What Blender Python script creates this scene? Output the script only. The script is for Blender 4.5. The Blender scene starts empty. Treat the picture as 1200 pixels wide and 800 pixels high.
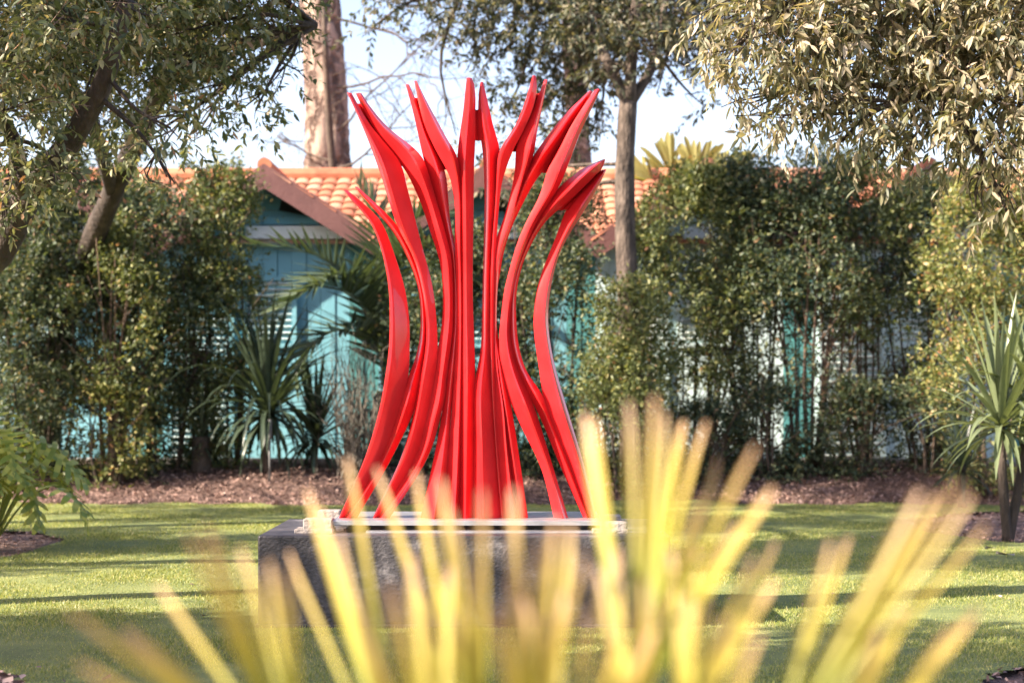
import bpy, math, random
import numpy as np
from mathutils import Vector, Matrix

# ------------------------------------------------------------------ camera, sky, sun, exposure
S = bpy.context.scene
COL = S.collection
F, CX, HY, H = 2050.0, 600.0, 465.0, 1.25          # focal length / principal point in photo pixels, eye height
cam = bpy.data.cameras.new("camera"); camo = bpy.data.objects.new("camera", cam); COL.objects.link(camo)
camo.location = (0, 0, H); camo.rotation_euler = (math.radians(90), 0, 0)
cam.sensor_width = 36; cam.lens = 36 * F / 1200; cam.shift_y = 65 / 1200.0
cam.clip_start = 0.05; cam.clip_end = 2000
cam.dof.use_dof = True; cam.dof.focus_distance = 9.85; cam.dof.aperture_fstop = 2.25
S.camera = camo

SUN_EL, SUN_AZ = math.radians(34), math.radians(-112)   # azimuth clockwise from +Y (view direction): left, a little behind the camera
sv = Vector((math.sin(SUN_AZ) * math.cos(SUN_EL), math.cos(SUN_AZ) * math.cos(SUN_EL), math.sin(SUN_EL)))
w = bpy.data.worlds.new("World"); S.world = w; w.use_nodes = True
nt = w.node_tree; bg = nt.nodes["Background"]
sky = nt.nodes.new("ShaderNodeTexSky"); sky.sky_type = 'NISHITA'; sky.sun_disc = False
sky.sun_elevation = SUN_EL; sky.sun_rotation = SUN_AZ; sky.air_density = 1.0; sky.dust_density = 1.5; sky.ozone_density = 1.0
wb = nt.nodes.new("ShaderNodeMixRGB"); wb.blend_type = 'MULTIPLY'; wb.inputs[0].default_value = 1; wb.inputs[2].default_value = (1.12, .98, 1.0, 1)   # the camera's warm white balance
nt.links.new(sky.outputs[0], wb.inputs[1]); nt.links.new(wb.outputs[0], bg.inputs[0]); bg.inputs[1].default_value = 0.1
sl = bpy.data.lights.new("sun", 'SUN'); so = bpy.data.objects.new("sun", sl); COL.objects.link(so)
sl.energy = 5.0; sl.angle = math.radians(0.53); sl.color = (1.0, 0.86, 0.70)
so.rotation_euler = sv.to_track_quat('Z', 'Y').to_euler()
S.view_settings.view_transform = 'Standard'; S.view_settings.look = 'None'
S.view_settings.gamma = 1; S.view_settings.exposure = 1.9

rng = np.random.default_rng(7)
random.seed(7)
UP = np.array([0., 0., 1.])

# ------------------------------------------------------------------ helpers
def P(px, py, d):
    """photo pixel at distance d -> a point of the place"""
    return np.array([(px - CX) * d / F, d, H + (HY - py) * d / F])

def mesh(name, V, faces):
    me = bpy.data.meshes.new(name)
    V = np.asarray(V, dtype=np.float32)
    if isinstance(faces, np.ndarray):
        n, k = faces.shape
        me.vertices.add(len(V)); me.vertices.foreach_set("co", V.ravel())
        me.loops.add(n * k); me.loops.foreach_set("vertex_index", faces.astype(np.int32).ravel())
        me.polygons.add(n); me.polygons.foreach_set("loop_start", np.arange(0, n * k, k, dtype=np.int32))
        me.update(calc_edges=True)
    else:
        me.from_pydata(V.tolist(), [], faces); me.update()
    return me

def link(name, me, mat=None, parent=None, smooth=False):
    o = bpy.data.objects.new(name, me); COL.objects.link(o)
    if mat and me and not me.materials: me.materials.append(mat)
    if parent: o.parent = parent
    if smooth: me.polygons.foreach_set("use_smooth", [True] * len(me.polygons))
    return o

def tag(o, label=None, cat=None, group=None, kind=None):
    if label: o["label"] = label
    if cat: o["category"] = cat
    if group: o["group"] = group
    if kind: o["kind"] = kind
    return o

def thing(name, label, cat, loc, group=None):
    o = bpy.data.objects.new(name, None); COL.objects.link(o); o.location = tuple(loc); o.empty_display_size = .2
    return tag(o, label, cat, group)

class MB:
    """collects shapes in one mesh; coordinates are relative to origin"""
    def __init__(s, origin=(0, 0, 0)): s.V = []; s.Fc = []; s.o = np.array(origin, float)
    def add(s, V, Fc):
        b = len(s.V); s.V += [list(np.asarray(v, float) - s.o) for v in V]; s.Fc += [[i + b for i in f] for f in Fc]
    def box(s, c, d, R=None):
        x, y, z = np.array(d) / 2.0
        vs = np.array([[sx * x, sy * y, sz * z] for sx in (-1, 1) for sy in (-1, 1) for sz in (-1, 1)])
        if R is not None: vs = vs @ np.array(R).T
        s.add(vs + np.array(c), [(0, 1, 3, 2), (4, 6, 7, 5), (0, 4, 5, 1), (2, 3, 7, 6), (0, 2, 6, 4), (1, 5, 7, 3)])
    def prism(s, poly, y0, y1):
        """poly of (x, z) pushed from y0 to y1"""
        n = len(poly)
        s.add([(x, y0, z) for x, z in poly] + [(x, y1, z) for x, z in poly],
              [list(range(n)), list(range(2 * n - 1, n - 1, -1))] + [(i, i + n, (i + 1) % n + n, (i + 1) % n) for i in range(n)])
    def tube(s, pts, rad, k=6, cap=True, lump=0.0):
        pts = np.asarray(pts, float); n = len(pts)
        T = np.gradient(pts, axis=0); T /= np.linalg.norm(T, axis=1)[:, None] + 1e-9
        ref = np.array([.31, .93, .17]); vs = []
        for i in range(n):
            u = np.cross(T[i], ref); u /= np.linalg.norm(u) + 1e-9; v = np.cross(T[i], u)
            for j in range(k):
                a = 2 * math.pi * j / k; r = rad[i] * (1 + lump * random.uniform(-1, 1))
                vs.append(pts[i] + r * (math.cos(a) * u + math.sin(a) * v))
        fs = [(i * k + j, i * k + (j + 1) % k, (i + 1) * k + (j + 1) % k, (i + 1) * k + j) for i in range(n - 1) for j in range(k)]
        if cap: fs += [list(range(k - 1, -1, -1)), list(range((n - 1) * k, n * k))]
        s.add(vs, fs)
    def build(s, name, mat, parent=None, smooth=False): return link(name, mesh(name, np.array(s.V), s.Fc), mat, parent, smooth)

def spline(pts, n):
    """Catmull-Rom through points"""
    pts = np.asarray(pts, float); m = len(pts)
    q = np.vstack([2 * pts[0] - pts[1], pts, 2 * pts[-1] - pts[-2]])
    out = []
    for t in np.linspace(0, m - 1, n):
        i = min(int(t), m - 2); u = t - i; a, b, c, d = q[i], q[i + 1], q[i + 2], q[i + 3]
        out.append(.5 * (2 * b + (c - a) * u + (2 * a - 5 * b + 4 * c - d) * u * u + (3 * b - a - 3 * c + d) * u ** 3))
    return np.array(out)

def nrm(a): return a / (np.linalg.norm(a, axis=-1, keepdims=True) + 1e-9)

# leaf templates: x across (units of width), y along (units of length), z along the leaf normal (units of width)
RHOMB = (np.array([[0, 0, 0], [-.5, .45, .12], [0, 1, -.1], [.5, .45, .12], ]), np.array([[0, 2, 1], [0, 3, 2]]))
OVAL = (np.array([[0, 0, 0], [0, .33, .0], [0, .68, -.05], [0, 1, -.2], [-.46, .3, .14], [-.4, .66, .08], [.46, .3, .14], [.4, .66, .08]]),
        np.array([[0, 1, 4], [1, 5, 4], [1, 2, 5], [2, 3, 5], [0, 6, 1], [1, 6, 7], [1, 7, 2], [2, 7, 3]]))
BLADE = (np.array([[-.5, 0, 0], [.5, 0, 0], [0, 1, 0]]), np.array([[0, 1, 2]]))
CHIP = (np.array([[-.5, -.5, 0], [.5, -.4, .15], [.4, .5, 0], [-.45, .45, .2]]), np.array([[0, 1, 2], [0, 2, 3]]))

def instances(tmpl, pos, d, n, L, W):
    tv, tf = tmpl; N = len(pos)
    r = np.cross(d, n)
    V = (pos[:, None, :] + tv[None, :, 0, None] * (W[:, None, None] * r[:, None, :])
         + tv[None, :, 1, None] * (L[:, None, None] * d[:, None, :]) + tv[None, :, 2, None] * (W[:, None, None] * n[:, None, :]))
    T = tf[None, :, :] + (np.arange(N) * len(tv))[:, None, None]
    return V.reshape(-1, 3), T.reshape(-1, 3)

def sprigs(c, dr, nleaf, slen, leafL, leafW, droop=.2, spread=.7, flat=.8):
    """leaves spiralled round short twigs that start at c and run along dr"""
    N = len(c); dr = nrm(dr)
    ref = nrm(rng.normal(size=(N, 3))); u = nrm(np.cross(dr, ref)); v = np.cross(dr, u)
    j = np.arange(nleaf)
    t = (j[None, :] + rng.random((N, nleaf))) / nleaf
    ang = j[None, :] * 2.4 + rng.random((N, 1)) * 6.28 + rng.normal(0, .4, (N, nleaf))
    out = np.cos(ang)[..., None] * u[:, None] + np.sin(ang)[..., None] * v[:, None]
    sl = slen * (0.6 + .8 * rng.random((N, 1, 1)))
    pos = c[:, None] + dr[:, None] * t[..., None] * sl
    ld = nrm(out * spread + dr[:, None] * .6 - UP * droop + rng.normal(0, .25, (N, nleaf, 3)))
    n0 = UP * flat + rng.normal(0, .6, (N, nleaf, 3))
    nn = nrm(n0 - (n0 * ld).sum(-1, keepdims=True) * ld)
    M = N * nleaf; k = .5 + .95 * rng.random(M)
    return pos.reshape(M, 3), ld.reshape(M, 3), nn.reshape(M, 3), leafL * k, leafW * k * (.8 + .4 * rng.random(M))

def in_clumps(clumps, per):
    """random points inside ellipsoids (centre, radius), denser towards the outside; returns points and outward directions"""
    ps, ds = [], []
    for c, r in clumps:
        r = np.array(r) * np.ones(3)
        m = max(3, int(per * r[0] * r[1] * r[2] ** .999))
        d = nrm(rng.normal(size=(m, 3))); q = rng.random((m, 1)) ** .45
        ps.append(np.array(c) + d * q * r); ds.append(d)
    return np.vstack(ps), np.vstack(ds)

# ------------------------------------------------------------------ materials
def newmat(name):
    m = bpy.data.materials.new(name); m.use_nodes = True
    t = m.node_tree; b = t.nodes["Principled BSDF"]
    return m, t, b, t.nodes.new, t.links.new

def ramp(t, stops, fac):
    r = t.nodes.new("ShaderNodeValToRGB"); e = r.color_ramp.elements
    while len(e) < len(stops): e.new(.5)
    for i, (p, c) in enumerate(stops): e[i].position = p; e[i].color = (*c, 1)
    t.links.new(fac, r.inputs[0]); return r.outputs[0]

def leafmat(name, stops, trans=.3, rough=.45, tcol=(1.3, 1.25, .6)):
    m, t, b, N, Lk = newmat(name)
    g = N("ShaderNodeNewGeometry"); col = ramp(t, stops, g.outputs["Random Per Island"])
    Lk(col, b.inputs["Base Color"]); b.inputs["Roughness"].default_value = rough
    tr = N("ShaderNodeBsdfTranslucent"); mu = N("ShaderNodeMix"); mu.data_type = 'RGBA'; mu.blend_type = 'MULTIPLY'; mu.inputs[0].default_value = 1
    Lk(col, mu.inputs[6]); mu.inputs[7].default_value = (*tcol, 1); Lk(mu.outputs[2], tr.inputs[0])
    mx = N("ShaderNodeMixShader"); mx.inputs[0].default_value = trans
    Lk(b.outputs[0], mx.inputs[1]); Lk(tr.outputs[0], mx.inputs[2]); Lk(mx.outputs[0], t.nodes["Material Output"].inputs[0])
    return m

def noisemat(name, stops, scale=4, rough=.8, bump=.3, bscale=None, detail=6, metal=0, stretch=None, dist=.02, coords="Object"):
    m, t, b, N, Lk = newmat(name)
    tc = N("ShaderNodeTexCoord"); src = tc.outputs[coords]
    if stretch:
        mp = N("ShaderNodeMapping"); mp.inputs["Scale"].default_value = stretch; Lk(src, mp.inputs[0]); src = mp.outputs[0]
    n1 = N("ShaderNodeTexNoise"); n1.inputs["Scale"].default_value = scale; n1.inputs["Detail"].default_value = detail; n1.inputs["Roughness"].default_value = .62
    Lk(src, n1.inputs["Vector"])
    Lk(ramp(t, stops, n1.outputs[0]), b.inputs["Base Color"])
    n2 = N("ShaderNodeTexNoise"); n2.inputs["Scale"].default_value = bscale or scale * 4; n2.inputs["Detail"].default_value = 4; Lk(src, n2.inputs["Vector"])
    bm = N("ShaderNodeBump"); bm.inputs["Strength"].default_value = bump; bm.inputs["Distance"].default_value = dist
    Lk(n2.outputs[0], bm.inputs["Height"]); Lk(bm.outputs[0], b.inputs["Normal"])
    b.inputs["Roughness"].default_value = rough; b.inputs["Metallic"].default_value = metal
    return m

M = {}
def islandmat(name, stops, rough=.8):
    m, t, b, N, Lk = newmat(name); g = N("ShaderNodeNewGeometry")
    Lk(ramp(t, stops, g.outputs["Random Per Island"]), b.inputs["Base Color"]); b.inputs["Roughness"].default_value = rough
    return m
m, t, b, N, Lk = newmat("red_paint")
b.inputs["Base Color"].default_value = (.66, .012, .016, 1); b.inputs["Roughness"].default_value = .36
b.inputs["Specular IOR Level"].default_value = .28; b.inputs["Coat Weight"].default_value = .65; b.inputs["Coat Roughness"].default_value = .025
n1 = N("ShaderNodeTexNoise"); n1.inputs["Scale"].default_value = 9; tc = N("ShaderNodeTexCoord"); Lk(tc.outputs["Object"], n1.inputs["Vector"])
bm = N("ShaderNodeBump"); bm.inputs["Strength"].default_value = .06; bm.inputs["Distance"].default_value = .02; Lk(n1.outputs[0], bm.inputs["Height"]); Lk(bm.outputs[0], b.inputs["Normal"])
Lk(ramp(t, [(.3, (.58, .014, .017)), (.7, (.67, .02, .024))], n1.outputs[0]), b.inputs["Base Color"])
M["red"] = m
M["steel"] = noisemat("brushed_steel", [(.3, (.42, .41, .42)), (.7, (.62, .61, .62))], 6, .34, .08, 60, metal=.75, stretch=(1, 8, 8))
M["greymetal"] = noisemat("grey_painted_metal", [(.3, (.12, .12, .12)), (.7, (.17, .17, .17))], 6, .5, .1)
M["slate"] = noisemat("dark_stone", [(.32, (.02, .018, .02)), (.46, (.04, .036, .039)), (.58, (.075, .068, .07)), (.74, (.23, .21, .205))], 5.5, .45, .3, 55, detail=12, stretch=(1, 1, 1.3))
M["marble"] = noisemat("pale_block", [(.3, (.18, .155, .14)), (.55, (.3, .265, .24)), (.75, (.4, .36, .33))], 14, .7, .6, 40)
M["soil"] = noisemat("mulch_soil", [(.3, (.065, .04, .032)), (.5, (.14, .085, .068)), (.7, (.24, .15, .12))], 9, .95, .9, 40, dist=.04)
M["turf"] = noisemat("turf", [(.3, (.09, .12, .035)), (.5, (.16, .19, .055)), (.7, (.23, .25, .08))], 2.2, .9, .8, 60)
M["grass"] = leafmat("grass_blades", [(0, (.12, .165, .04)), (.4, (.23, .27, .07)), (.75, (.34, .35, .1)), (.95, (.46, .42, .17)), (1, (.5, .41, .24))], .35, .5)
M["chips"] = islandmat("bark_chips", [(0, (.07, .042, .034)), (.35, (.17, .1, .08)), (.7, (.32, .2, .165)), (1, (.5, .35, .29))])
M["bark"] = noisemat("oak_bark", [(.3, (.022, .017, .014)), (.55, (.06, .045, .036)), (.75, (.13, .1, .08))], 7, .9, 1, 26, stretch=(1, 1, .35), dist=.04)
M["bark_pale"] = noisemat("grey_brown_bark", [(.3, (.028, .021, .017)), (.5, (.075, .056, .044)), (.72, (.17, .13, .104))], 11, .9, 1, 26, stretch=(1, 1, .35), dist=.04)
M["twig"] = noisemat("twig_bark", [(.3, (.07, .045, .032)), (.7, (.2, .13, .09))], 12, .85, .5, 40, stretch=(1, 1, .4))
M["stem_dark"] = noisemat("stem_bark", [(.3, (.035, .026, .02)), (.7, (.12, .085, .062))], 12, .85, .5, 40, stretch=(1, 1, .4))
M["oak"] = leafmat("oak_leaves", [(0, (.055, .078, .038)), (.3, (.1, .128, .06)), (.55, (.17, .19, .095)), (.75, (.28, .28, .155)), (.93, (.4, .37, .24)), (1, (.38, .18, .11))], .32, .5)
M["dark_oak"] = leafmat("dark_tree_leaves", [(0, (.035, .048, .032)), (.5, (.075, .088, .054)), (.82, (.16, .155, .095)), (1, (.33, .28, .19))], .3, .5)
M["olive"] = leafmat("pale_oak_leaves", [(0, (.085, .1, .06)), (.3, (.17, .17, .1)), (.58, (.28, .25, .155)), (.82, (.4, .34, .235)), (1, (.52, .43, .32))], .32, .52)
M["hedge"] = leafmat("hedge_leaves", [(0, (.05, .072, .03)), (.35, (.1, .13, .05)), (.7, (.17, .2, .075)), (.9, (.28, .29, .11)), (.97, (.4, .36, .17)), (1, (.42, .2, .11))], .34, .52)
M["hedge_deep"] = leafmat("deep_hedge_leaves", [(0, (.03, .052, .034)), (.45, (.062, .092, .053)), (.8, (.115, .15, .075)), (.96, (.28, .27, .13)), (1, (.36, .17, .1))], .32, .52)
M["hedge_gold"] = leafmat("golden_hedge_leaves", [(0, (.07, .1, .034)), (.35, (.14, .175, .055)), (.65, (.25, .27, .09)), (.86, (.42, .38, .15)), (.93, (.5, .4, .2)), (1, (.5, .22, .12))], .35, .5)
M["philo"] = leafmat("lobed_leaves", [(0, (.15, .22, .04)), (.5, (.3, .34, .07)), (1, (.46, .46, .1))], .35, .3)
M["cordy"] = leafmat("strap_leaves", [(0, (.07, .105, .055)), (.5, (.14, .18, .09)), (1, (.27, .29, .16))], .25, .3)
M["yucca"] = leafmat("dark_strap_leaves", [(0, (.02, .035, .022)), (.6, (.05, .072, .045)), (1, (.11, .13, .08))], .22, .35)
M["date"] = leafmat("date_palm_leaves", [(0, (.035, .06, .036)), (.6, (.075, .105, .058)), (1, (.15, .18, .1))], .25, .34)
M["dry"] = leafmat("dry_twigs", [(0, (.09, .075, .058)), (.6, (.19, .165, .135)), (1, (.3, .27, .23))], .2, .7)
M["fanfar"] = leafmat("sunlit_fan_leaves", [(0, (.2, .22, .07)), (.6, (.31, .3, .11)), (1, (.4, .35, .16))], .45, .5)

# foreground palm: yellow-green blades that bleach to straw at their tips
def blademat():
    m, t, b, N, Lk = newmat("palm_blades")
    at = N("ShaderNodeAttribute"); at.attribute_name = "along"
    oi = N("ShaderNodeObjectInfo")
    base = ramp(t, [(0, (.1, .16, .02)), (.35, (.2, .24, .025)), (.6, (.42, .35, .045)), (.8, (.48, .36, .1)), (1, (.5, .32, .2))], at.outputs["Fac"])
    alt = ramp(t, [(0, (.08, .14, .02)), (.55, (.33, .3, .03)), (.85, (.48, .37, .08)), (1, (.55, .36, .2))], at.outputs["Fac"])
    mx = N("ShaderNodeMix"); mx.data_type = 'RGBA'; Lk(oi.outputs["Random"], mx.inputs[0]); Lk(base, mx.inputs[6]); Lk(alt, mx.inputs[7])
    Lk(mx.outputs[2], b.inputs["Base Color"]); b.inputs["Roughness"].default_value = .5
    tr = N("ShaderNodeBsdfTranslucent"); Lk(mx.outputs[2], tr.inputs[0])
    ms = N("ShaderNodeMixShader"); ms.inputs[0].default_value = .32; Lk(b.outputs[0], ms.inputs[1]); Lk(tr.outputs[0], ms.inputs[2]); Lk(ms.outputs[0], t.nodes["Material Output"].inputs[0])
    return m
M["blade"] = blademat()
M["pine"] = None
def pinemat():
    m, t, b, N, Lk = newmat("pine_bark"); tc = N("ShaderNodeTexCoord"); mp = N("ShaderNodeMapping"); mp.inputs["Scale"].default_value = (1, 1, .55); Lk(tc.outputs["Object"], mp.inputs[0])
    v = N("ShaderNodeTexVoronoi"); v.feature = 'DISTANCE_TO_EDGE'; v.inputs["Scale"].default_value = 4.5
    n = N("ShaderNodeTexNoise"); n.inputs["Scale"].default_value = 5; n.inputs["Detail"].default_value = 6; Lk(mp.outputs[0], n.inputs["Vector"])
    ad = N("ShaderNodeMixRGB"); ad.inputs[0].default_value = .4; Lk(mp.outputs[0], ad.inputs[1]); Lk(n.outputs["Color"], ad.inputs[2]); Lk(ad.outputs[0], v.inputs["Vector"])
    c1 = ramp(t, [(0, (.16, .11, .09)), (.05, (.25, .18, .145)), (.2, (.37, .285, .235))], v.outputs["Distance"])
    n3 = N("ShaderNodeTexNoise"); n3.inputs["Scale"].default_value = 3.2; n3.inputs["Detail"].default_value = 8; n3.inputs["Roughness"].default_value = .75; Lk(mp.outputs[0], n3.inputs["Vector"])
    c2 = ramp(t, [(.32, (.3, .27, .25)), (.5, (.85, .82, .8)), (.62, (1.15, 1.1, 1.05))], n3.outputs[0])  # noise mottling puts patchy shadow into the bark colour
    mu = N("ShaderNodeMixRGB"); mu.blend_type = 'MULTIPLY'; mu.inputs[0].default_value = 1; Lk(c1, mu.inputs[1]); Lk(c2, mu.inputs[2]); Lk(mu.outputs[0], b.inputs["Base Color"])
    bm = N("ShaderNodeBump"); bm.inputs["Strength"].default_value = 1; bm.inputs["Distance"].default_value = .06
    mr = N("ShaderNodeMapRange"); mr.inputs[2].default_value = .15; Lk(v.outputs["Distance"], mr.inputs[0]); Lk(mr.outputs[0], bm.inputs["Height"]); Lk(bm.outputs[0], b.inputs["Normal"])
    b.inputs["Roughness"].default_value = .9
    return m
M["pine"] = pinemat()
M["blue"] = noisemat("blue_paint", [(.3, (.15, .38, .46)), (.7, (.2, .46, .54))], 2, .6, .15, 30)
M["pale_blue"] = noisemat("pale_blue_paint", [(.3, (.52, .68, .69)), (.7, (.64, .78, .78))], 2, .6, .15, 30)
M["teal"] = noisemat("teal_paint", [(.3, (.07, .25, .26)), (.7, (.1, .32, .32))], 2, .6, .15, 30)
M["whitewood"] = noisemat("white_trim", [(.3, (.6, .66, .63)), (.7, (.76, .8, .77))], 3, .6, .15, 30)
M["rake"] = noisemat("brown_red_board", [(.3, (.1, .04, .038)), (.7, (.16, .068, .062))], 3, .65, .2, 30)
M["dark"] = noisemat("loft_shade", [(.3, (.03, .035, .035)), (.7, (.05, .05, .05))], 3, .9)  # near-black colour that stands in for shade inside the loft
M["conc"] = noisemat("kerb_concrete", [(.3, (.28, .27, .26)), (.7, (.42, .4, .38))], 6, .85, .4)
def tilemat():
    m, t, b, N, Lk = newmat("terracotta"); oi = N("ShaderNodeObjectInfo"); tc = N("ShaderNodeTexCoord"); n = N("ShaderNodeTexNoise"); n.inputs["Scale"].default_value = 5; Lk(tc.outputs["Object"], n.inputs["Vector"])
    g = N("ShaderNodeNewGeometry"); a = N("ShaderNodeMath"); a.operation = 'ADD'; Lk(oi.outputs["Random"], a.inputs[0]); Lk(g.outputs["Random Per Island"], a.inputs[1])
    a2 = N("ShaderNodeMath"); a2.operation = 'FRACT'; Lk(a.outputs[0], a2.inputs[0])
    c = ramp(t, [(0, (.42, .15, .08)), (.4, (.52, .21, .115)), (.75, (.58, .27, .16)), (1, (.5, .29, .2))], a2.outputs[0])
    c2 = ramp(t, [(.3, (.65, .62, .6)), (.6, (1, 1, 1))], n.outputs[0])
    mu = N("ShaderNodeMixRGB"); mu.blend_type = 'MULTIPLY'; mu.inputs[0].default_value = 1; Lk(c, mu.inputs[1]); Lk(c2, mu.inputs[2]); Lk(mu.outputs[0], b.inputs["Base Color"]); b.inputs["Roughness"].default_value = .85
    return m
M["tile"] = tilemat()

# ------------------------------------------------------------------ ground and lawn
def gz(x, y):
    t = np.clip((np.asarray(y, float) - 20.0) / 1.75, 0, 1)
    return 0.36 * t * t * (3 - 2 * t) + .03 * np.sin(np.asarray(x) * 1.7) * t
BEDS = [(-4.95, 14.3, 1.1, 1.9), (-2.75, 7.15, .72, .98), (5.35, 16.6, 1.5, 2.3), (2.75, 7.1, .8, 1.0), (.1, 2.1, 1.1, 1.0)]
def is_lawn(x, y):
    wob = .10 * np.sin(x * 2.3 + y * 1.1) + .06 * np.sin(x * 6.1 - y * 3.7)
    ok = y < 20.15 + wob + .12 * np.sin(x * .8)
    for bx, by, rx, ry in BEDS: ok &= ((x - bx) / rx) ** 2 + ((y - by) / ry) ** 2 > 1 + wob
    return ok

xs = np.unique(np.r_[np.linspace(-600, -14, 14), np.linspace(-14, 14, 113), np.linspace(14, 600, 14)])
ys = np.unique(np.r_[np.linspace(-40, 2, 8), np.linspace(2, 30, 113), np.linspace(30, 1200, 14)])
gx, gy = np.meshgrid(xs, ys)
soilh = gz(gx, gy) + np.where((abs(gx) < 14) & (gy > 2) & (gy < 30), .012 * np.sin(gx * 9.1 + gy * 4) * np.sin(gy * 7.7 - gx * 3), 0) - .015
V = np.stack([gx, gy, soilh], -1).reshape(-1, 3); nx = len(xs)
ii, jj = np.meshgrid(np.arange(len(ys) - 1), np.arange(nx - 1), indexing='ij'); a = (ii * nx + jj).ravel()
gr = link("ground", mesh("ground", V, np.stack([a, a + 1, a + nx + 1, a + nx], -1)), M["soil"], smooth=True); tag(gr, kind="structure")

lx = np.arange(-13, 13, .08); ly = np.arange(2.0, 21.2, .08)
cx_, cy_ = np.meshgrid(lx + .04, ly + .04); keep = is_lawn(cx_, cy_)
vx, vy = np.meshgrid(np.r_[lx, lx[-1] + .08], np.r_[ly, ly[-1] + .08]); nx = vx.shape[1]
V = np.stack([vx, vy, gz(vx, vy) + .012 + .006 * np.sin(vx * 3.1) * np.sin(vy * 2.7)], -1).reshape(-1, 3)
ii, jj = np.nonzero(keep); a = ii * nx + jj
la = link("lawn", mesh("lawn", V, np.stack([a, a + 1, a + nx + 1, a + nx], -1)), M["turf"], smooth=True); tag(la, kind="structure")

def grass():
    n = 520000
    d = 6.6 + (20.6 - 6.6) * rng.random(n) ** 1.15; hw = .2927 * d + 1.3
    x = (rng.random(n) * 2 - 1) * hw; k = is_lawn(x, d) & ~((abs(x + .27) < 1.1) & (d > 9.41) & (d < 10.69)); x = x[k]; d = d[k]; n = len(x)
    tuft = .5 + .5 * np.sin(x * 5.3 + 1.7 * np.sin(d * 2.1)) * np.sin(d * 4.1 + 1.3 * np.sin(x * 3.3))
    dr = nrm(np.stack([rng.normal(0, .55, n), rng.normal(0, .55, n), np.ones(n)], -1))
    nn = nrm(np.cross(dr, nrm(rng.normal(size=(n, 3)))))
    V, T = instances(BLADE, np.stack([x, d, gz(x, d) + .006 * np.ones(n)], -1), dr, nn, (.013 + .016 * rng.random(n)) * (.7 + .6 * tuft), .0035 + .0003 * d)
    o = link("grass", mesh("grass", V, T), M["grass"]); tag(o, "short mown green grass covering the lawn", "grass", kind="stuff")
grass()

def litter():
    n = 90000
    d = np.r_[19.9 + 4 * rng.random(n * 2 // 3), 6 + 13 * rng.random(n // 3)]; m_ = len(d)
    x = (rng.random(m_) * 2 - 1) * (.2927 * d + 1.4); k = ~is_lawn(x, d) | (rng.random(m_) < .006); x, d = x[k], d[k]; n = len(x)
    dr = nrm(np.stack([rng.normal(size=n), rng.normal(size=n), rng.normal(0, .3, n)], -1)); n0 = UP + rng.normal(0, .35, (n, 3)); nn = nrm(n0 - (n0 * dr).sum(-1, keepdims=True) * dr)
    V, T = instances(CHIP, np.stack([x, d, gz(x, d) + .004 + .03 * rng.random(n)], -1), dr, nn, .016 + .045 * rng.random(n) ** 2, .01 + .022 * rng.random(n) ** 2)
    o = link("bark_mulch", mesh("bark_mulch", V, T), M["chips"]); tag(o, "reddish brown bark chips and fallen leaves on the planting beds", "mulch", kind="stuff")
litter()

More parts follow.
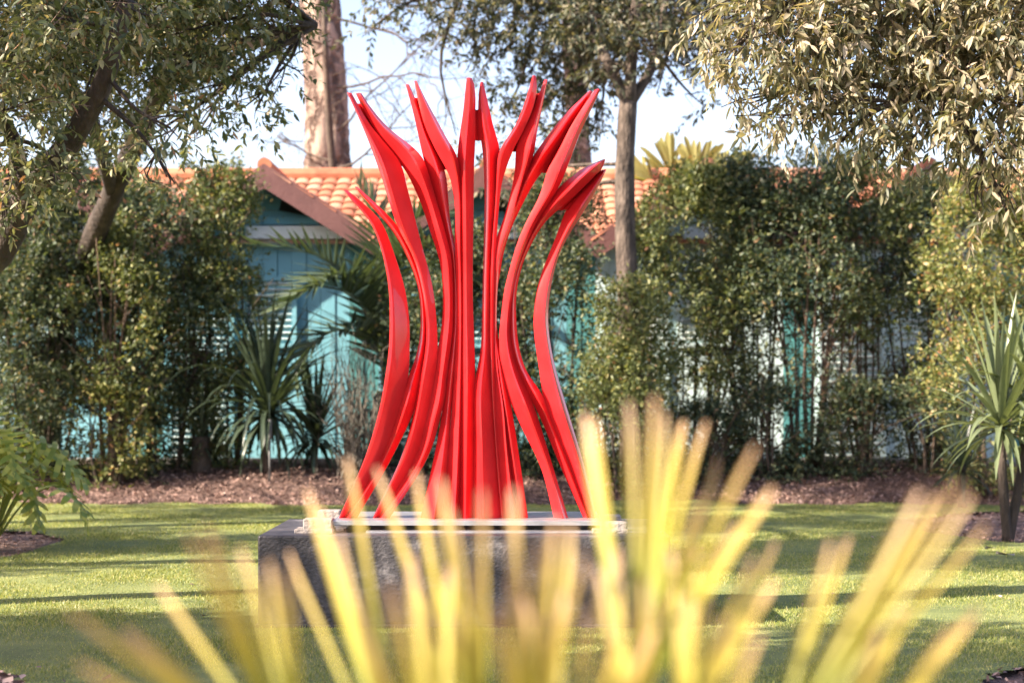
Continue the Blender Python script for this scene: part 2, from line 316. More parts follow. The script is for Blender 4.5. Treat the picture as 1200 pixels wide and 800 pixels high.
# ------------------------------------------------------------------ cabins
GY = 23.6; HWID = 1.5; PEAK = 4.34; EAVE = 3.40
TILE_ME = None
def tile_mesh():
    k = 6; vs = []; fs = []
    for yy, r in ((0, .115), (.44, .095)):
        for th in (0, .018):
            for j in range(k + 1):
                a = math.pi * j / k; vs.append(((r - th) * math.cos(a), yy, (r - th) * math.sin(a) * .36))
    n = k + 1
    for j in range(k): fs += [(j, j + 1, 2 * n + j + 1, 2 * n + j), (n + j, 3 * n + j, 3 * n + j + 1, n + j + 1), (j, n + j, n + j + 1, j + 1)]
    return mesh("tile", vs, fs)
TILE_ME = tile_mesh(); TILE_ME.materials.append(M["tile"])
TV = np.array([v.co[:] for v in TILE_ME.vertices]); TF = [list(p.vertices) for p in TILE_ME.polygons]
def cabin(cx, label, wallmat, detailed):
    root = thing("beach_cabin", label, "cabin", (cx, GY, .3), "cabins in a row behind the hedge")
    O = np.array([cx, GY, .3])
    def B(): return MB(O)
    wy = GY + .55
    # facade boards, each a part
    bw = 2 * HWID / 15
    bme = None
    for i in range(15):
        x0 = cx - HWID + i * bw
        m_ = M["teal"] if i >= 13 else wallmat
        q = B(); q.box((x0 + bw / 2, wy + .03 - (.012 if i % 2 else 0), 1.78), (bw - .008, .06, 3.3)); q.build("wall_board", m_, root)
    q = B(); q.box((cx, wy + 1.6, 1.7), (2 * HWID - .02, 3.0, 3.3)); q.build("wall", wallmat, root)
    # gable triangle, boards horizontal
    q = B(); s = (PEAK - EAVE) / HWID
    for k in range(4):
        z0 = EAVE + .03 + k * .2; z1 = z0 + .19; h0 = (PEAK - .1 - z0) / s; h1 = max(.02, (PEAK - .1 - z1) / s)
        q.prism([(cx - h0, z0), (cx + h0, z0), (cx + h1, z1), (cx - h1, z1)], wy + .0 + .004 * k, wy + .05)
    q.build("gable", wallmat, root)
    q = B(); q.prism([(cx + .12, EAVE + .42), (cx + .78, EAVE + .3), (cx + .2, EAVE + .7)], wy - .02, wy + .01); q.build("loft_opening", M["dark"], root)  # solid panel on the boards, the opening's darkness is in its colour
    # cornice and ledges
    q = B(); q.box((cx + .45, wy - .12, EAVE + .1), (1.5, .24, .17)); q.build("cornice", M["whitewood"], root)
    q = B(); q.box((cx + .3, wy - .05, EAVE + .27), (.75, .1, .1)); q.build("ledge", wallmat, root)
    # roof: two gable slopes with soffit and rake boards
    th = math.atan2(PEAK - EAVE, HWID); Ls = HWID / math.cos(th) + .05
    rf = None
    for sgn in (-1, 1):
        ux = np.array([sgn * math.cos(th), 0, -math.sin(th)]); nz = np.array([sgn * math.sin(th), 0, math.cos(th)])
        R = np.array([ux, [0, 1, 0], nz]).T
        c = np.array([cx, GY + 1.5, PEAK]) + ux * (Ls / 2) - nz * .04
        q = B(); q.box(c + np.array([0, .02, 0]), (Ls - .06, 3.0, .05), R); sl_ = q.build("soffit", M["teal"], root)
        zt = PEAK + .05; sl0 = (PEAK - EAVE) / HWID; hx = HWID - .003
        q = B(); q.prism([(cx + sgn * .001, zt), (cx + sgn * hx, zt - hx * sl0), (cx + sgn * hx, zt - hx * sl0 - .33), (cx + sgn * .001, zt - .33)][::sgn], GY - .05, GY - .005); q.build("rake_board", M["rake"], root)
        c3 = np.array([cx, wy - .12, PEAK]) + ux * (Ls * .62) - nz * .13
        q = B(); q.box(c3, (Ls * .62, .06, .06), R); q.build("barge_trim", M["whitewood"], root)
        # tiles on the gable slope: rows running down the slope
        q = B()
        for ry in np.arange(GY + .05, GY + 2.9, .21):
            for rs in np.arange(Ls - .40, -.05, -.36):
                o = np.array([cx, ry, PEAK]) + ux * (rs + .44) + nz * .0
                vs = [o + np.array([0, v[0], 0]) - ux * v[1] + nz * (v[2] + .05 * v[1]) for v in TV]; q.add(vs, TF)
        g = q.build("gable_tiles", M["tile"], root); g["kind"] = "stuff"
    q = B(); q.tube([(cx, GY - .03, PEAK + .04), (cx, GY + 2.6, PEAK + .04)], [.1, .1], 10); q.build("ridge_tiles", M["tile"], root)
    # main roof behind, sloping to the front
    y0, z0, y1, z1 = GY + .35, EAVE + .02, GY + 3.6, 4.66
    tl = math.atan2(z1 - z0, y1 - y0); n = np.array([0, -math.sin(tl), math.cos(tl)]); u = np.array([0, math.cos(tl), math.sin(tl)])
    q = B(); R = np.array([[1, 0, 0], u, n]).T; Lm = math.hypot(y1 - y0, z1 - z0)
    q.box(np.array([cx, y0, z0]) + u * Lm / 2 - n * .05, (2 * HWID - .004, Lm, .06), R); rf = q.build("roof", M["tile"], root)
    q = B()
    for ci in range(14):
        for ri in range(9):
            o = np.array([cx - HWID + .107 + ci * .2143, y0, z0]) + u * (ri * .375)
            inside = (PEAK - abs(o[0] - cx) * (PEAK - EAVE) / HWID) > o[2] + .32
            if inside: continue
            if detailed:
                e = bpy.data.objects.new("roof_tile", TILE_ME); COL.objects.link(e); e.parent = rf
                e.matrix_local = Matrix.Translation(Vector(o - O)) @ Matrix(np.array([[1, 0, 0], u, n]).T.tolist()).to_4x4() @ Matrix.Rotation(random.uniform(-.02, .02), 4, 'Z') @ Matrix.Rotation(-.05, 4, 'X')
            else:
                q.add([o + np.array([v[0], 0, 0]) + u * v[1] + n * (v[2] - .05 * v[1]) for v in TV], TF)
    if q.V: g = q.build("roof_tiles", M["tile"], rf); g["kind"] = "stuff"
    q = B(); q.tube([(cx - HWID + .002, y1, z1 + .03), (cx + HWID - .002, y1, z1 + .03)], [.12, .12], 10); q.build("ridge_cap", M["tile"], rf)
    # back slope so that the roof is closed
    q = B(); q.box(np.array([cx, y1 + 1.4, z1 - .58]), (2 * HWID - .004, 3.05, .06), np.array([[1, 0, 0], [0, math.cos(tl), -math.sin(tl)], [0, math.sin(tl), math.cos(tl)]]).T); q.build("back_slope", M["tile"], rf)
    # shuttered window and panelled door
    for wx, zc, wh, nm in ((cx + .0, 2.42, .86, "window"), (cx - .95, 1.35, 2.1, "door")):
        ww = .62 if nm == "window" else .8
        q = B(); q.box((wx, wy - .01, zc), (ww, .03, wh)); f = q.build(nm, wallmat, root)
        for sx in (-1, 1):
            q = B(); q.box((wx + sx * (ww / 2 + .03), wy - .03, zc), (.06, .07, wh + .12)); q.build("frame_side", wallmat, f)
        for sz in (-1, 1):
            q = B(); q.box((wx, wy - .034, zc + sz * (wh / 2 + .03)), (ww, .07, .06)); q.build("frame_rail", wallmat, f)
        nsl = int(wh / .085); q0 = MB((0, 0, 0)); q0.box((0, 0, 0), (ww - .01, .05, .016), np.array([[1, 0, 0], [0, .75, .66], [0, -.66, .75]])); sm = mesh("slat", np.array(q0.V), q0.Fc); sm.materials.append(M["pale_blue"] if wallmat is not M["pale_blue"] else M["whitewood"])
        for k in range(nsl):
            e = bpy.data.objects.new("slat", sm); COL.objects.link(e); e.parent = f; e.location = tuple(np.array([wx, wy - .045, zc - wh / 2 + .05 + k * .085]) - O)
    return root
cab_px = [50, 310, 570, 830, 1090]
labs = ["blue cabin half hidden behind the oak trunk and left shrubs", "blue cabin with shuttered window and gable facing the date palm fronds", "blue cabin directly behind the red sculpture",
        "pale cabin behind the tall hedge under the sunlit fan palm", "pale cabin behind the golden leaved end of the hedge"]
for i, px in enumerate(cab_px):
    cabin((px - 600) * GY / F, labs[i], M["blue"] if i < 3 else M["pale_blue"], i in (1, 2))
for sx, lab in ((-1, "blue cabin at the far end of the row past the oak"), (1, "pale cabin at the hedge end of the row")):
    cabin((570 - 600) * GY / F + sx * 9.0 if sx > 0 else (570 - 600) * GY / F - 9.0, lab, M["blue"] if sx < 0 else M["pale_blue"], False)
q = MB(); q.box((0, GY - .05, .37), (22, .16, .12)); k_ = q.build("kerb", M["conc"]); tag(k_, kind="structure")

# ------------------------------------------------------------------ pedestal, plate, sculpture
D1 = 9.4; SC = F / D1
PX0, PX1 = (302 - 600) / SC, (786 - 600) / SC; PZ = .507; PDEP = 1.28
def bevel(o, wd, seg=2):
    bpy.context.view_layer.objects.active = o
    m_ = o.modifiers.new("bevel", 'BEVEL'); m_.width = wd; m_.segments = seg; m_.limit_method = 'ANGLE'
pd = thing("pedestal", "low dark grey stone plinth under the red sculpture", "pedestal", ((PX0 + PX1) / 2, D1 + PDEP / 2, 0))
O = np.array(pd.location)
q = MB(O); q.box(((PX0 + PX1) / 2, D1 + PDEP / 2, .02 + PZ / 2 - .01), (PX1 - PX0, PDEP, PZ - .02)); o = q.build("block", M["slate"], pd); bevel(o, .012, 3)
q = MB(O); q.box(((PX0 + PX1) / 2, D1 + PDEP / 2, .012), (PX1 - PX0 + .03, PDEP + .03, .036)); o = q.build("footing", M["slate"], pd); bevel(o, .006)
q = MB(O); q.box((-.05 + .06, D1 + .66, PZ + .003), (1.62, .98, .014)); o = q.build("bearing_sheet", M["steel"], pd)

SD = 9.85; PLZ = .572
sc = thing("abstract_sculpture", "tall glossy red sculpture of curved splitting ribs on the stone plinth", "sculpture", (-.24, SD, PLZ))
SO = np.array(sc.location)
plx0, plx1 = (388 - 600) * 9.62 / F, (707 - 600) * 9.62 / F
q = MB(SO); q.box(((plx0 + plx1) / 2, 10.0, PLZ - .014), (plx1 - plx0, .76, .028)); o = q.build("base_plate", M["steel"], sc); bevel(o, .003)
# ribs: rows of (photo y, left x, right x) from tip to foot; ridge = where the front crease runs (0 left edge .. 1 right edge)
RIBS = [
 (.16, [(223, 403, 407), (236, 413, 423), (250, 427, 440), (280, 443, 456), (300, 449, 463), (340, 456, 475), (380, 457, 480), (410, 456, 480), (440, 452, 479), (470, 447, 471), (525, 432, 453), (614, 394, 402)]),
 (.42, [(218, 415, 418), (235, 429, 437), (247, 440, 450), (260, 452, 463), (272, 461, 471), (300, 476, 485), (330, 488, 495), (369, 493, 500), (396, 492, 501), (420, 487, 498), (440, 479, 494), (470, 470, 489), (525, 452, 465), (614, 400, 414)]),
 (.25, [(111, 408, 413), (146, 424, 433), (170, 434, 452), (192, 442, 471), (215, 450, 476), (245, 459, 484), (270, 468, 490), (300, 484, 498), (330, 493, 506), (366, 499, 511), (399, 500, 513), (420, 497, 513), (440, 493, 510), (470, 488, 505), (525, 474, 492), (614, 433, 440)]),
 (.62, [(110, 417, 424), (134, 429, 440), (164, 447, 471), (180, 460, 495), (193, 471, 499), (215, 483, 506), (240, 494, 513), (280, 507, 524), (300, 514, 529), (340, 519, 531), (380, 518, 531), (412, 513, 528), (440, 509, 524), (470, 504, 521), (490, 499, 516), (525, 491, 506), (614, 439, 452)]),
 (.6, [(98, 475, 479), (131, 484, 493), (158, 490, 502), (181, 495, 514), (197, 499, 521), (230, 509, 525), (269, 521, 529), (288, 525, 534), (320, 529, 536), (380, 530, 537), (440, 523, 533), (470, 520, 530), (497, 516, 528), (553, 505, 524), (614, 491, 518)]),
 (.7, [(97, 486, 489), (122, 491, 501), (149, 498, 516), (173, 509, 529), (184, 514, 538), (197, 523, 539), (230, 532, 541), (287, 533, 541), (340, 535, 542), (440, 532, 542), (525, 526, 541), (614, 516, 539)]),
 (.45, [(92, 547, 553), (100, 546, 556), (131, 543, 557), (164, 538, 557), (184, 536, 556), (250, 538, 555), (340, 540, 554), (447, 540, 557), (525, 539, 556), (614, 537, 555)]),
 (.35, [(95, 563, 566), (108, 561, 569), (125, 560, 573), (155, 562, 580), (172, 565, 586), (200, 567, 584), (284, 567, 579), (320, 566, 577), (360, 565, 577), (420, 562, 577), (447, 556, 578), (525, 555, 582), (614, 553, 590)]),
 (.3, [(91, 624, 628), (110, 619, 629), (131, 612, 624), (155, 601, 613), (168, 592, 607), (176, 584, 601), (190, 583, 596), (215, 582, 588), (248, 580, 584.5), (281, 577, 582), (320, 575, 582), (360, 574, 580), (440, 574, 583), (525, 579, 588), (614, 586, 597)]),
 (.72, [(94, 638, 641.5), (125, 626, 635.5), (155, 613, 629), (173, 604, 627), (182, 604, 626), (194, 604, 621), (224, 599, 611), (260, 589, 600), (281, 581, 593), (300, 577, 587), (340, 576, 583), (380, 576, 582), (420, 576, 584), (440, 577, 586), (471, 579, 592), (525, 582, 597), (614, 590, 609)]),
 (.45, [(106, 690, 695), (118, 678, 689), (137, 658, 679), (158, 643, 667), (180, 626, 651), (200, 616, 636), (220, 607, 622), (236, 603, 614), (260, 595, 602), (296, 584, 590), (320, 580, 586), (360, 576, 580.5), (395, 577, 584), (420, 580, 589), (440, 582, 593), (471, 586, 598.5), (525, 594, 607), (614, 606, 620)]),
 (.62, [(107, 697, 703), (125, 684, 695), (149, 669, 683), (188, 648, 668), (203, 640, 662), (218, 637, 657), (232, 632, 648), (254, 620, 633), (284, 606.5, 618), (302, 601, 611), (320, 596, 605.5), (340, 591, 602), (365, 588, 599), (395, 585, 598), (420, 586, 603), (441, 590, 610), (471, 598, 624), (504, 613, 635), (540, 631, 646), (614, 651, 668)]),
 (.55, [(187, 706, 709.5), (200, 679, 704), (210, 666, 694), (219, 655, 684), (232, 645, 673), (245, 636, 655), (260, 628, 638), (278, 618, 627), (302, 609, 615), (336, 599, 606), (375, 596, 605), (411, 598, 609), (441, 608, 620), (461, 618, 636), (475, 626, 641), (540, 654, 667), (614, 687, 694)]),
 (.72, [(198, 706, 711), (215, 690, 703), (230, 675, 695), (245, 663, 686), (263, 657, 674), (296, 644, 656), (317, 635.5, 649.5), (339, 629, 645), (358, 626, 642.6), (375, 625, 642), (414, 629, 647), (440, 633, 653), (460, 635, 659), (477, 639, 664), (533, 661, 681), (614, 691, 701)]),
]
def rib(i, ridge, rows):
    rows = np.array(rows, float)
    yy = np.concatenate([np.linspace(rows[k, 0], rows[k + 1, 0], max(2, int((rows[k + 1, 0] - rows[k, 0]) / 5)), endpoint=False) for k in range(len(rows) - 1)] + [[rows[-1, 0]]])
    def pch(y, x, q):    # monotone-ish cubic interpolation
        m_ = np.gradient(x, y); k = np.clip(np.searchsorted(y, q, 'right') - 1, 0, len(y) - 2); h = y[k + 1] - y[k]; t = (q - y[k]) / h
        return (2 * t ** 3 - 3 * t ** 2 + 1) * x[k] + (t ** 3 - 2 * t ** 2 + t) * h * m_[k] + (-2 * t ** 3 + 3 * t ** 2) * x[k + 1] + (t ** 3 - t ** 2) * h * m_[k + 1]
    xl = pch(rows[:, 0], rows[:, 1], yy); xr = np.maximum(pch(rows[:, 0], rows[:, 2], yy), xl + 2.0)
    kern = np.array([1, 2, 3, 4, 3, 2, 1.]) / 16; sm = lambda a: np.concatenate([a[:3], np.convolve(a, kern, 'valid'), a[-3:]])
    ysm = sm(yy); xl = np.interp(yy, ysm, sm(xl)); xr = np.maximum(np.interp(yy, ysm, sm(xr)), xl + 2.0)
    k = SD / F; X0, X1 = (xl - CX) * k, (xr - CX) * k; Z = H + (HY - yy) * k
    wd = X1 - X0; n = len(yy)
    tt = np.linspace(0, 1, n)
    e = np.clip(wd * .28, .006, .022)
    df = np.clip(wd * .95, .012, .12) + .0; 
    # arms lean a little out of the plane at the top, feet spread at the bottom
    yoff = SD + .05 * (1 - tt) ** 2 * math.sin(i * 2.1) + .0 * tt
    xm = X0 + wd * ridge; b = wd * .05
    prof = []
    for s in range(n):
        y = yoff[s]; l, r, m_, bb = X0[s], X1[s], xm[s], b[s]; E, Df = e[s], df[s]
        prof.append([(l, y + E), (l, y - E), (l + (m_ - l) * .5, y - E - (Df - E) * .42), (m_ - bb, y - Df), (m_ + bb, y - Df), (r - (r - m_) * .5, y - E - (Df - E) * .42), (r, y - E), (r, y + E), (m_ + bb, y + Df), (m_ - bb, y + Df)])
    K = 10; V = [np.array([p[0], p[1], Z[s]]) - SO for s in range(n) for p in prof[s]]
    Fc = [(s * K + j, (s + 1) * K + j, (s + 1) * K + (j + 1) % K, s * K + (j + 1) % K) for s in range(n - 1) for j in range(K)]
    Fc += [list(range(K)), list(range(n * K - 1, (n - 1) * K - 1, -1))]
    me = mesh("rib", V, Fc); o = link("rib", me, M["red"], sc, smooth=True)
    sharp = np.zeros(len(me.edges), bool); ev = np.zeros(len(me.edges) * 2, np.int32); me.edges.foreach_get("vertices", ev); ev = ev.reshape(-1, 2)
    hard = {0, 1, 3, 4, 6, 7, 8, 9}
    for k2, (a_, b_) in enumerate(ev):
        if a_ % K == b_ % K and a_ % K in hard: sharp[k2] = True
    at = me.attributes.new("sharp_edge", 'BOOLEAN', 'EDGE'); at.data.foreach_set("value", sharp)
for i, (rg, rows) in enumerate(RIBS): rib(i, rg, rows)
def web(i, y0, y1):
    A, Bq = np.array(RIBS[i][1], float), np.array(RIBS[i + 1][1], float); k = SD / F; V = []; Fc = []; n = 16
    for s, y in enumerate(np.linspace(y0, y1, n)):
        a = np.interp(y, A[:, 0], A[:, 2]) - 2.5; c = np.interp(y, Bq[:, 0], Bq[:, 1]) + 2.5; c = max(c, a + 1); m_ = (a + c) / 2; ya = SD + .02 * math.sin(i * 2.1)
        for x, yy in ((a, -.012), (m_, .028), (c, -.012), (c, .02), (m_, .045), (a, .02)): V.append(np.array([(x - CX) * k, SD + yy, H + (HY - y) * k]) - SO)
    for s in range(n - 1):
        for j in range(6): Fc.append((s * 6 + j, (s + 1) * 6 + j, (s + 1) * 6 + (j + 1) % 6, s * 6 + (j + 1) % 6))
    Fc += [list(range(6)), list(range(n * 6 - 1, n * 6 - 7, -1))]
    link("web", mesh("web", V, Fc), M["red"], sc)
for i, y0, y1 in ((2, 121, 194), (4, 114, 198), (6, 128, 164), (8, 109, 177), (10, 114, 202), (12, 199, 246)): web(i, y0, y1)
k = SD / F

bl_grp = "stone blocks clamping the sculpture plate"
def block(px0, px1, py0, py1, d, lab, dep):
    x0, x1 = (px0 - 600) * d / F, (px1 - 600) * d / F; zt = H + (HY - py0) * d / F
    r_ = thing("stone_block", lab, "block", ((x0 + x1) / 2, d + dep / 2, PZ), bl_grp); q = MB(np.array(r_.location))
    zb = PZ - .002
    q.box(((x0 + x1) / 2, d + dep / 2, (zt + zb + .02) / 2), (x1 - x0, dep, zt - zb - .02)); o = q.build("body", M["marble"], r_); bevel(o, .006)
    q = MB(np.array(r_.location)); q.box(((x0 + x1) / 2 - .02, d + dep / 2, zb + .012), (x1 - x0 + .05, dep + .03, .024)); o = q.build("foot", M["marble"], r_); bevel(o, .004)
block(355, 389, 608, 624, 9.56, "chipped pale stone block beside the leftmost rib of the sculpture, on the plinth front", .14)
block(372, 398, 598, 607, 10.36, "pale stone block behind the leftmost rib of the sculpture", .14)
block(704, 735, 612, 628, 9.56, "pale mottled stone block beside the rightmost rib, on the plinth front", .14)
block(694, 728, 604, 612, 10.36, "pale stone block behind the rightmost rib of the sculpture", .14)

# ------------------------------------------------------------------ trees
def limb_pts(pxs, n=14): return spline([P(*p) for p in pxs], n)
def tree(name, label, cat, base, limbs, clumps, per, leaf, mat, bark, nleaf=9, slen=.22, tmpl=OVAL, droop=.25, twigs=True, group=None, conn=True, flat=.8, cname="crown"):
    r_ = thing(name, label, cat, base, group); O = np.array(base, float); q = MB(O); allp = []
    for pts, r0, r1 in limbs:
        n = len(pts); rad = np.linspace(r0, r1, n); q.tube(pts, rad, 10 if r0 > .04 else 6, lump=.06); allp.append(pts)
    A = np.vstack(allp)
    q.build("trunk", bark, r_, smooth=True)
    q = MB(O)
    if conn:
        for c, rr in clumps:
            c = np.array(c, float); j = np.argmin(np.linalg.norm(A - c, axis=1)); a = A[j]; L = np.linalg.norm(c - a)
            if L > 6: continue
            mid = (a + c) / 2 + rng.normal(0, .08 * L, 3)
            pts = spline([a, mid, c], 8); q.tube(pts, np.linspace(.012 + .012 * L, .006, 8), 5)
            for _ in range(5 if twigs else 2):
                e = c + nrm(rng.normal(size=3)) * np.array(rr) * .95; q.tube(spline([pts[5], (pts[5] + e) / 2 + rng.normal(0, .05 * L, 3), e], 6), np.linspace(.008, .003, 6), 4, False)
        q.build("branches", bark, r_, smooth=True)["kind"] = "stuff"
    ps, ds = in_clumps(clumps, per)
    ds = nrm(ds * .7 + rng.normal(0, .6, ds.shape) - UP * droop)
    pos, ld, nn, L, W = sprigs(ps, ds, nleaf, slen, leaf[0], leaf[1], droop, flat=flat)
    V, T = instances(tmpl, pos, ld, nn, L, W)
    link(cname, mesh(cname, V - O, T), mat, r_)
    if twigs:
        q = MB(O)
        for c, d in zip(ps[::4], nrm(ds)[::4]): q.tube([c - d * .1, c + d * slen * .9], [.0035, .002], 3, False)
        q.build("twigs", M["twig"], r_)["kind"] = "stuff"
    return r_
def clump(px, py, r, d, squash=.85): rr = r * d / F; return (P(px, py, d), (rr, rr * 1.1, rr * squash))

# oak on the left, its crown over the cabins' side of the lawn
lim = [(limb_pts([(52, 560, 22.3), (62, 430, 22.2), (95, 320, 21.6), (132, 225, 20.2), (188, 105, 18), (240, 0, 16.2)], 22), .19, .08),
       (limb_pts([(132, 225, 20.2), (110, 150, 18), (60, 60, 15.5), (30, -40, 13.5)], 12), .09, .04),
       (limb_pts([(188, 105, 18), (250, 60, 15.5), (310, 50, 14.2), (370, 30, 13.5)], 12), .06, .02)]
cl = [clump(a, b_, r, d) for a, b_, r, d in [(30, 40, 75, 12), (120, 25, 75, 12.4), (205, 40, 70, 12.8), (285, 35, 55, 13.2), (325, 85, 36, 13.6), (100, 110, 60, 12), (170, 95, 50, 12.6), (245, 105, 50, 13),
      (300, 130, 34, 13.4), (80, -60, 90, 12), (200, -60, 90, 12.5), (300, -50, 80, 13), (340, 20, 34, 13.6), (230, 160, 26, 13.5), (160, 170, 36, 13), (60, 60, 90, 14.5), (200, 30, 90, 15), (120, 150, 45, 15), (60, -170, 90, 13), (180, -180, 90, 14), (290, -160, 80, 15), (120, -270, 80, 13.5), (250, -270, 80, 15), (20, -280, 80, 14), (200, -120, 90, 16)]]
tree("oak_tree", "leaning oak with long dark trunk in front of the blue cabins", "tree", P(52, 560, 22.3) * [1, 1, 0] + [0, 0, .15], lim, cl, 1900, (.068, .024), M["oak"], M["bark"], nleaf=10, slen=.2)
# a second oak at the left, mostly outside the view; its limb leans in
lim = [(spline([(-5.9, 12.2, -.05), (-5.6, 12.2, 1.2), P(-40, 330, 12.2), P(30, 235, 12.0), P(75, 175, 11.8), P(120, 100, 11.6), P(150, 0, 11.4)], 22), .15, .05),
       (spline([P(30, 235, 12.0), P(10, 150, 11.5), P(-60, 60, 11.2)], 8), .06, .03)]
cl = [clump(a, b_, r, d) for a, b_, r, d in [(20, 130, 62, 11.0), (25, 215, 50, 11.0), (75, 195, 42, 11.2), (-50, 80, 80, 11.2), (-60, 200, 70, 11.4), (5, 260, 26, 11.2), (60, 20, 60, 10.8), (150, 10, 50, 10.8), (-120, 0, 100, 11.5), (20, -60, 90, 11), (205, 215, 16, 11.4), (200, 150, 34, 11.3)]]
tree("oak_tree", "oak whose leaning limb and sunlit leaves hang over the lobed leaf plant", "tree", (-5.9, 12.2, 0), lim, cl, 1900, (.066, .024), M["oak"], M["bark"], nleaf=10, slen=.2)
# tree behind the sculpture with forked trunk
lim = [(limb_pts([(741, 565, 20.9), (738, 440, 20.9), (735, 330, 20.9), (732, 250, 20.9), (733, 180, 20.9), (736, 120, 20.9)], 18), .14, .115),
       (limb_pts([(736, 125, 20.9), (716, 80, 21.0), (690, 30, 21.8), (665, -40, 21.5)], 10), .075, .04), (limb_pts([(737, 125, 20.9), (741, 60, 20.9), (745, 0, 20.9), (742, -70, 20.9)], 10), .08, .04),
       (limb_pts([(738, 122, 20.9), (764, 78, 21.2), (776, 20, 21.4), (795, -60, 21.4)], 10), .07, .04), (limb_pts([(690, 30, 21.8), (620, 0, 21.6), (540, -10, 21.5)], 8), .035, .015)]
cl = [clump(a, b_, r, d) for a, b_, r, d in [(545, 10, 42, 21.5), (600, 25, 52, 21.6), (655, 60, 52, 21.8), (695, 15, 55, 22), (700, 105, 34, 21.9), (645, 120, 38, 21.8), (755, 15, 60, 22.4), (805, 20, 50, 22.4), (835, 60, 34, 22.4), (600, -50, 70, 21.5),
      (700, -60, 90, 22), (800, -60, 80, 22.4), (668, 160, 26, 22), (612, 100, 36, 21.7), (535, 160, 22, 21.8), (605, 175, 30, 22), (640, 205, 20, 22), (590, 215, 22, 22), (500, -10, 34, 21.4), (700, 60, 40, 22.6), (850, 10, 40, 22.4), (825, 125, 18, 22.4), (470, 10, 24, 21.4), (520, 40, 28, 21.5), (445, 0, 26, 21.4), (430, 40, 16, 21.4), (560, 70, 26, 21.6), (585, 140, 24, 21.9), (690, 160, 24, 22), (712, 70, 30, 20.5), (765, 50, 34, 20.6), (690, 20, 44, 20.5), (745, 10, 40, 20.5), (790, 20, 40, 20.7), (790, 60, 30, 22.3), (770, 110, 16, 22.3), (720, 60, 34, 22.3)]]
tree("tree", "tall forked tree rising out of the hedge beside the sculpture", "tree", P(741, 565, 20.9) * [1, 1, 0] + [0, 0, .15], lim, cl, 800, (.085, .034), M["dark_oak"], M["bark_pale"], nleaf=12, slen=.3, tmpl=RHOMB)
# pale oak at the right
lim = [(spline([(5.3, 11.8, -.05), (5.2, 11.8, 1.5), (4.9, 11.7, 3.0), (4.2, 11.6, 3.9), (3.3, 11.5, 4.3), (2.2, 11.4, 4.2)], 20), .16, .03), (spline([(4.9, 11.7, 3.0), (4.9, 11.5, 4.2), (4.6, 11.3, 5.4)], 8), .09, .04),
       (spline([(4.2, 11.6, 3.9), (3.4, 11.3, 3.7), (2.7, 11.1, 3.2)], 8), .03, .012)]
cl = [clump(a, b_, r, d) for a, b_, r, d in [(835, 20, 34, 11.4), (845, 72, 26, 11.3), (868, 118, 26, 11.3), (900, 45, 58, 11.2), (960, 40, 68, 11.2), (1030, 45, 78, 11.4), (1110, 45, 80, 11.2), (1190, 45, 80, 11), (950, 115, 48, 11.2), (1020, 125, 55, 11.3),
      (1095, 130, 55, 11.2), (1170, 125, 60, 11), (1060, 182, 26, 11.3), (1130, 190, 34, 11.2), (1195, 205, 38, 11), (1015, 185, 20, 11.3), (910, 135, 30, 11.3), (960, -50, 90, 11.3), (1100, -50, 100, 11.3), (1220, -40, 90, 11), (1260, 130, 80, 11), (1180, 250, 16, 11), (985, 165, 22, 11.3), (1150, 235, 16, 11.1), (880, -20, 50, 11.4)]]
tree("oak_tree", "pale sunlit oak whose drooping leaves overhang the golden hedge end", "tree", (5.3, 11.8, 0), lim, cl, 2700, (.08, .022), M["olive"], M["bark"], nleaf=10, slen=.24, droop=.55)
# shade trees beyond the left edge of the view (they dapple the lawn)
for (x, y, hgt, R3, lab, n_) in [(-9.4, 12.2, 4.4, (1.5, 2.2, .8), "broad oak standing beyond the lobed leaf plant", 20), (-4.8, 5.8, 4.2, (2.3, .9, .5), "spreading oak beside the lawn opposite the plinth front", 32), (-10.5, 16.2, 6.0, (2.0, 1.8, 1.0), "tall oak near the end of the cabin row", 20),
                                (-4.9, 9.9, 6.2, (1.6, .7, .5), "tall slender oak between the lawn edge and the lobed leaf plant", 13),
                                (-8.5, 12.6, 7.5, (1.3, 1.3, .7), "high crowned oak behind the broad oak", 15), (-8.0, 15.0, 5.4, (1.3, 1.6, .7), "round headed oak near the cabin row", 14), (-7.0, 15.4, 8.6, (1.2, 1.2, .7), "tallest oak near the cabin row", 12), (-7.9, 6.6, 4.0, (1.0, .9, .5), "small oak beside the spreading oak", 20), (-8.8, 15.8, 7.2, (1.4, 1.2, .8), "leafy oak between the tallest oak and the tall oak", 16)]:
    cl = [(np.array([x, y, hgt]) + (rng.random(3) * 2 - 1) * R3, np.array((.55, .55, .4)) * random.uniform(.7, 1.15)) for _ in range(n_)]
    lim = [(spline([(x, y, -.05), (x + .15, y, hgt * .4), (x, y + .1, hgt * .75), (x + .1, y, hgt + .2)], 12), .17, .05)]
    tree("oak_tree", lab, "tree", (x, y, 0), lim, cl, 620, (.1, .045), M["oak"], M["bark"], nleaf=9, slen=.3, tmpl=RHOMB, twigs=False, group="shade trees along the lawn")

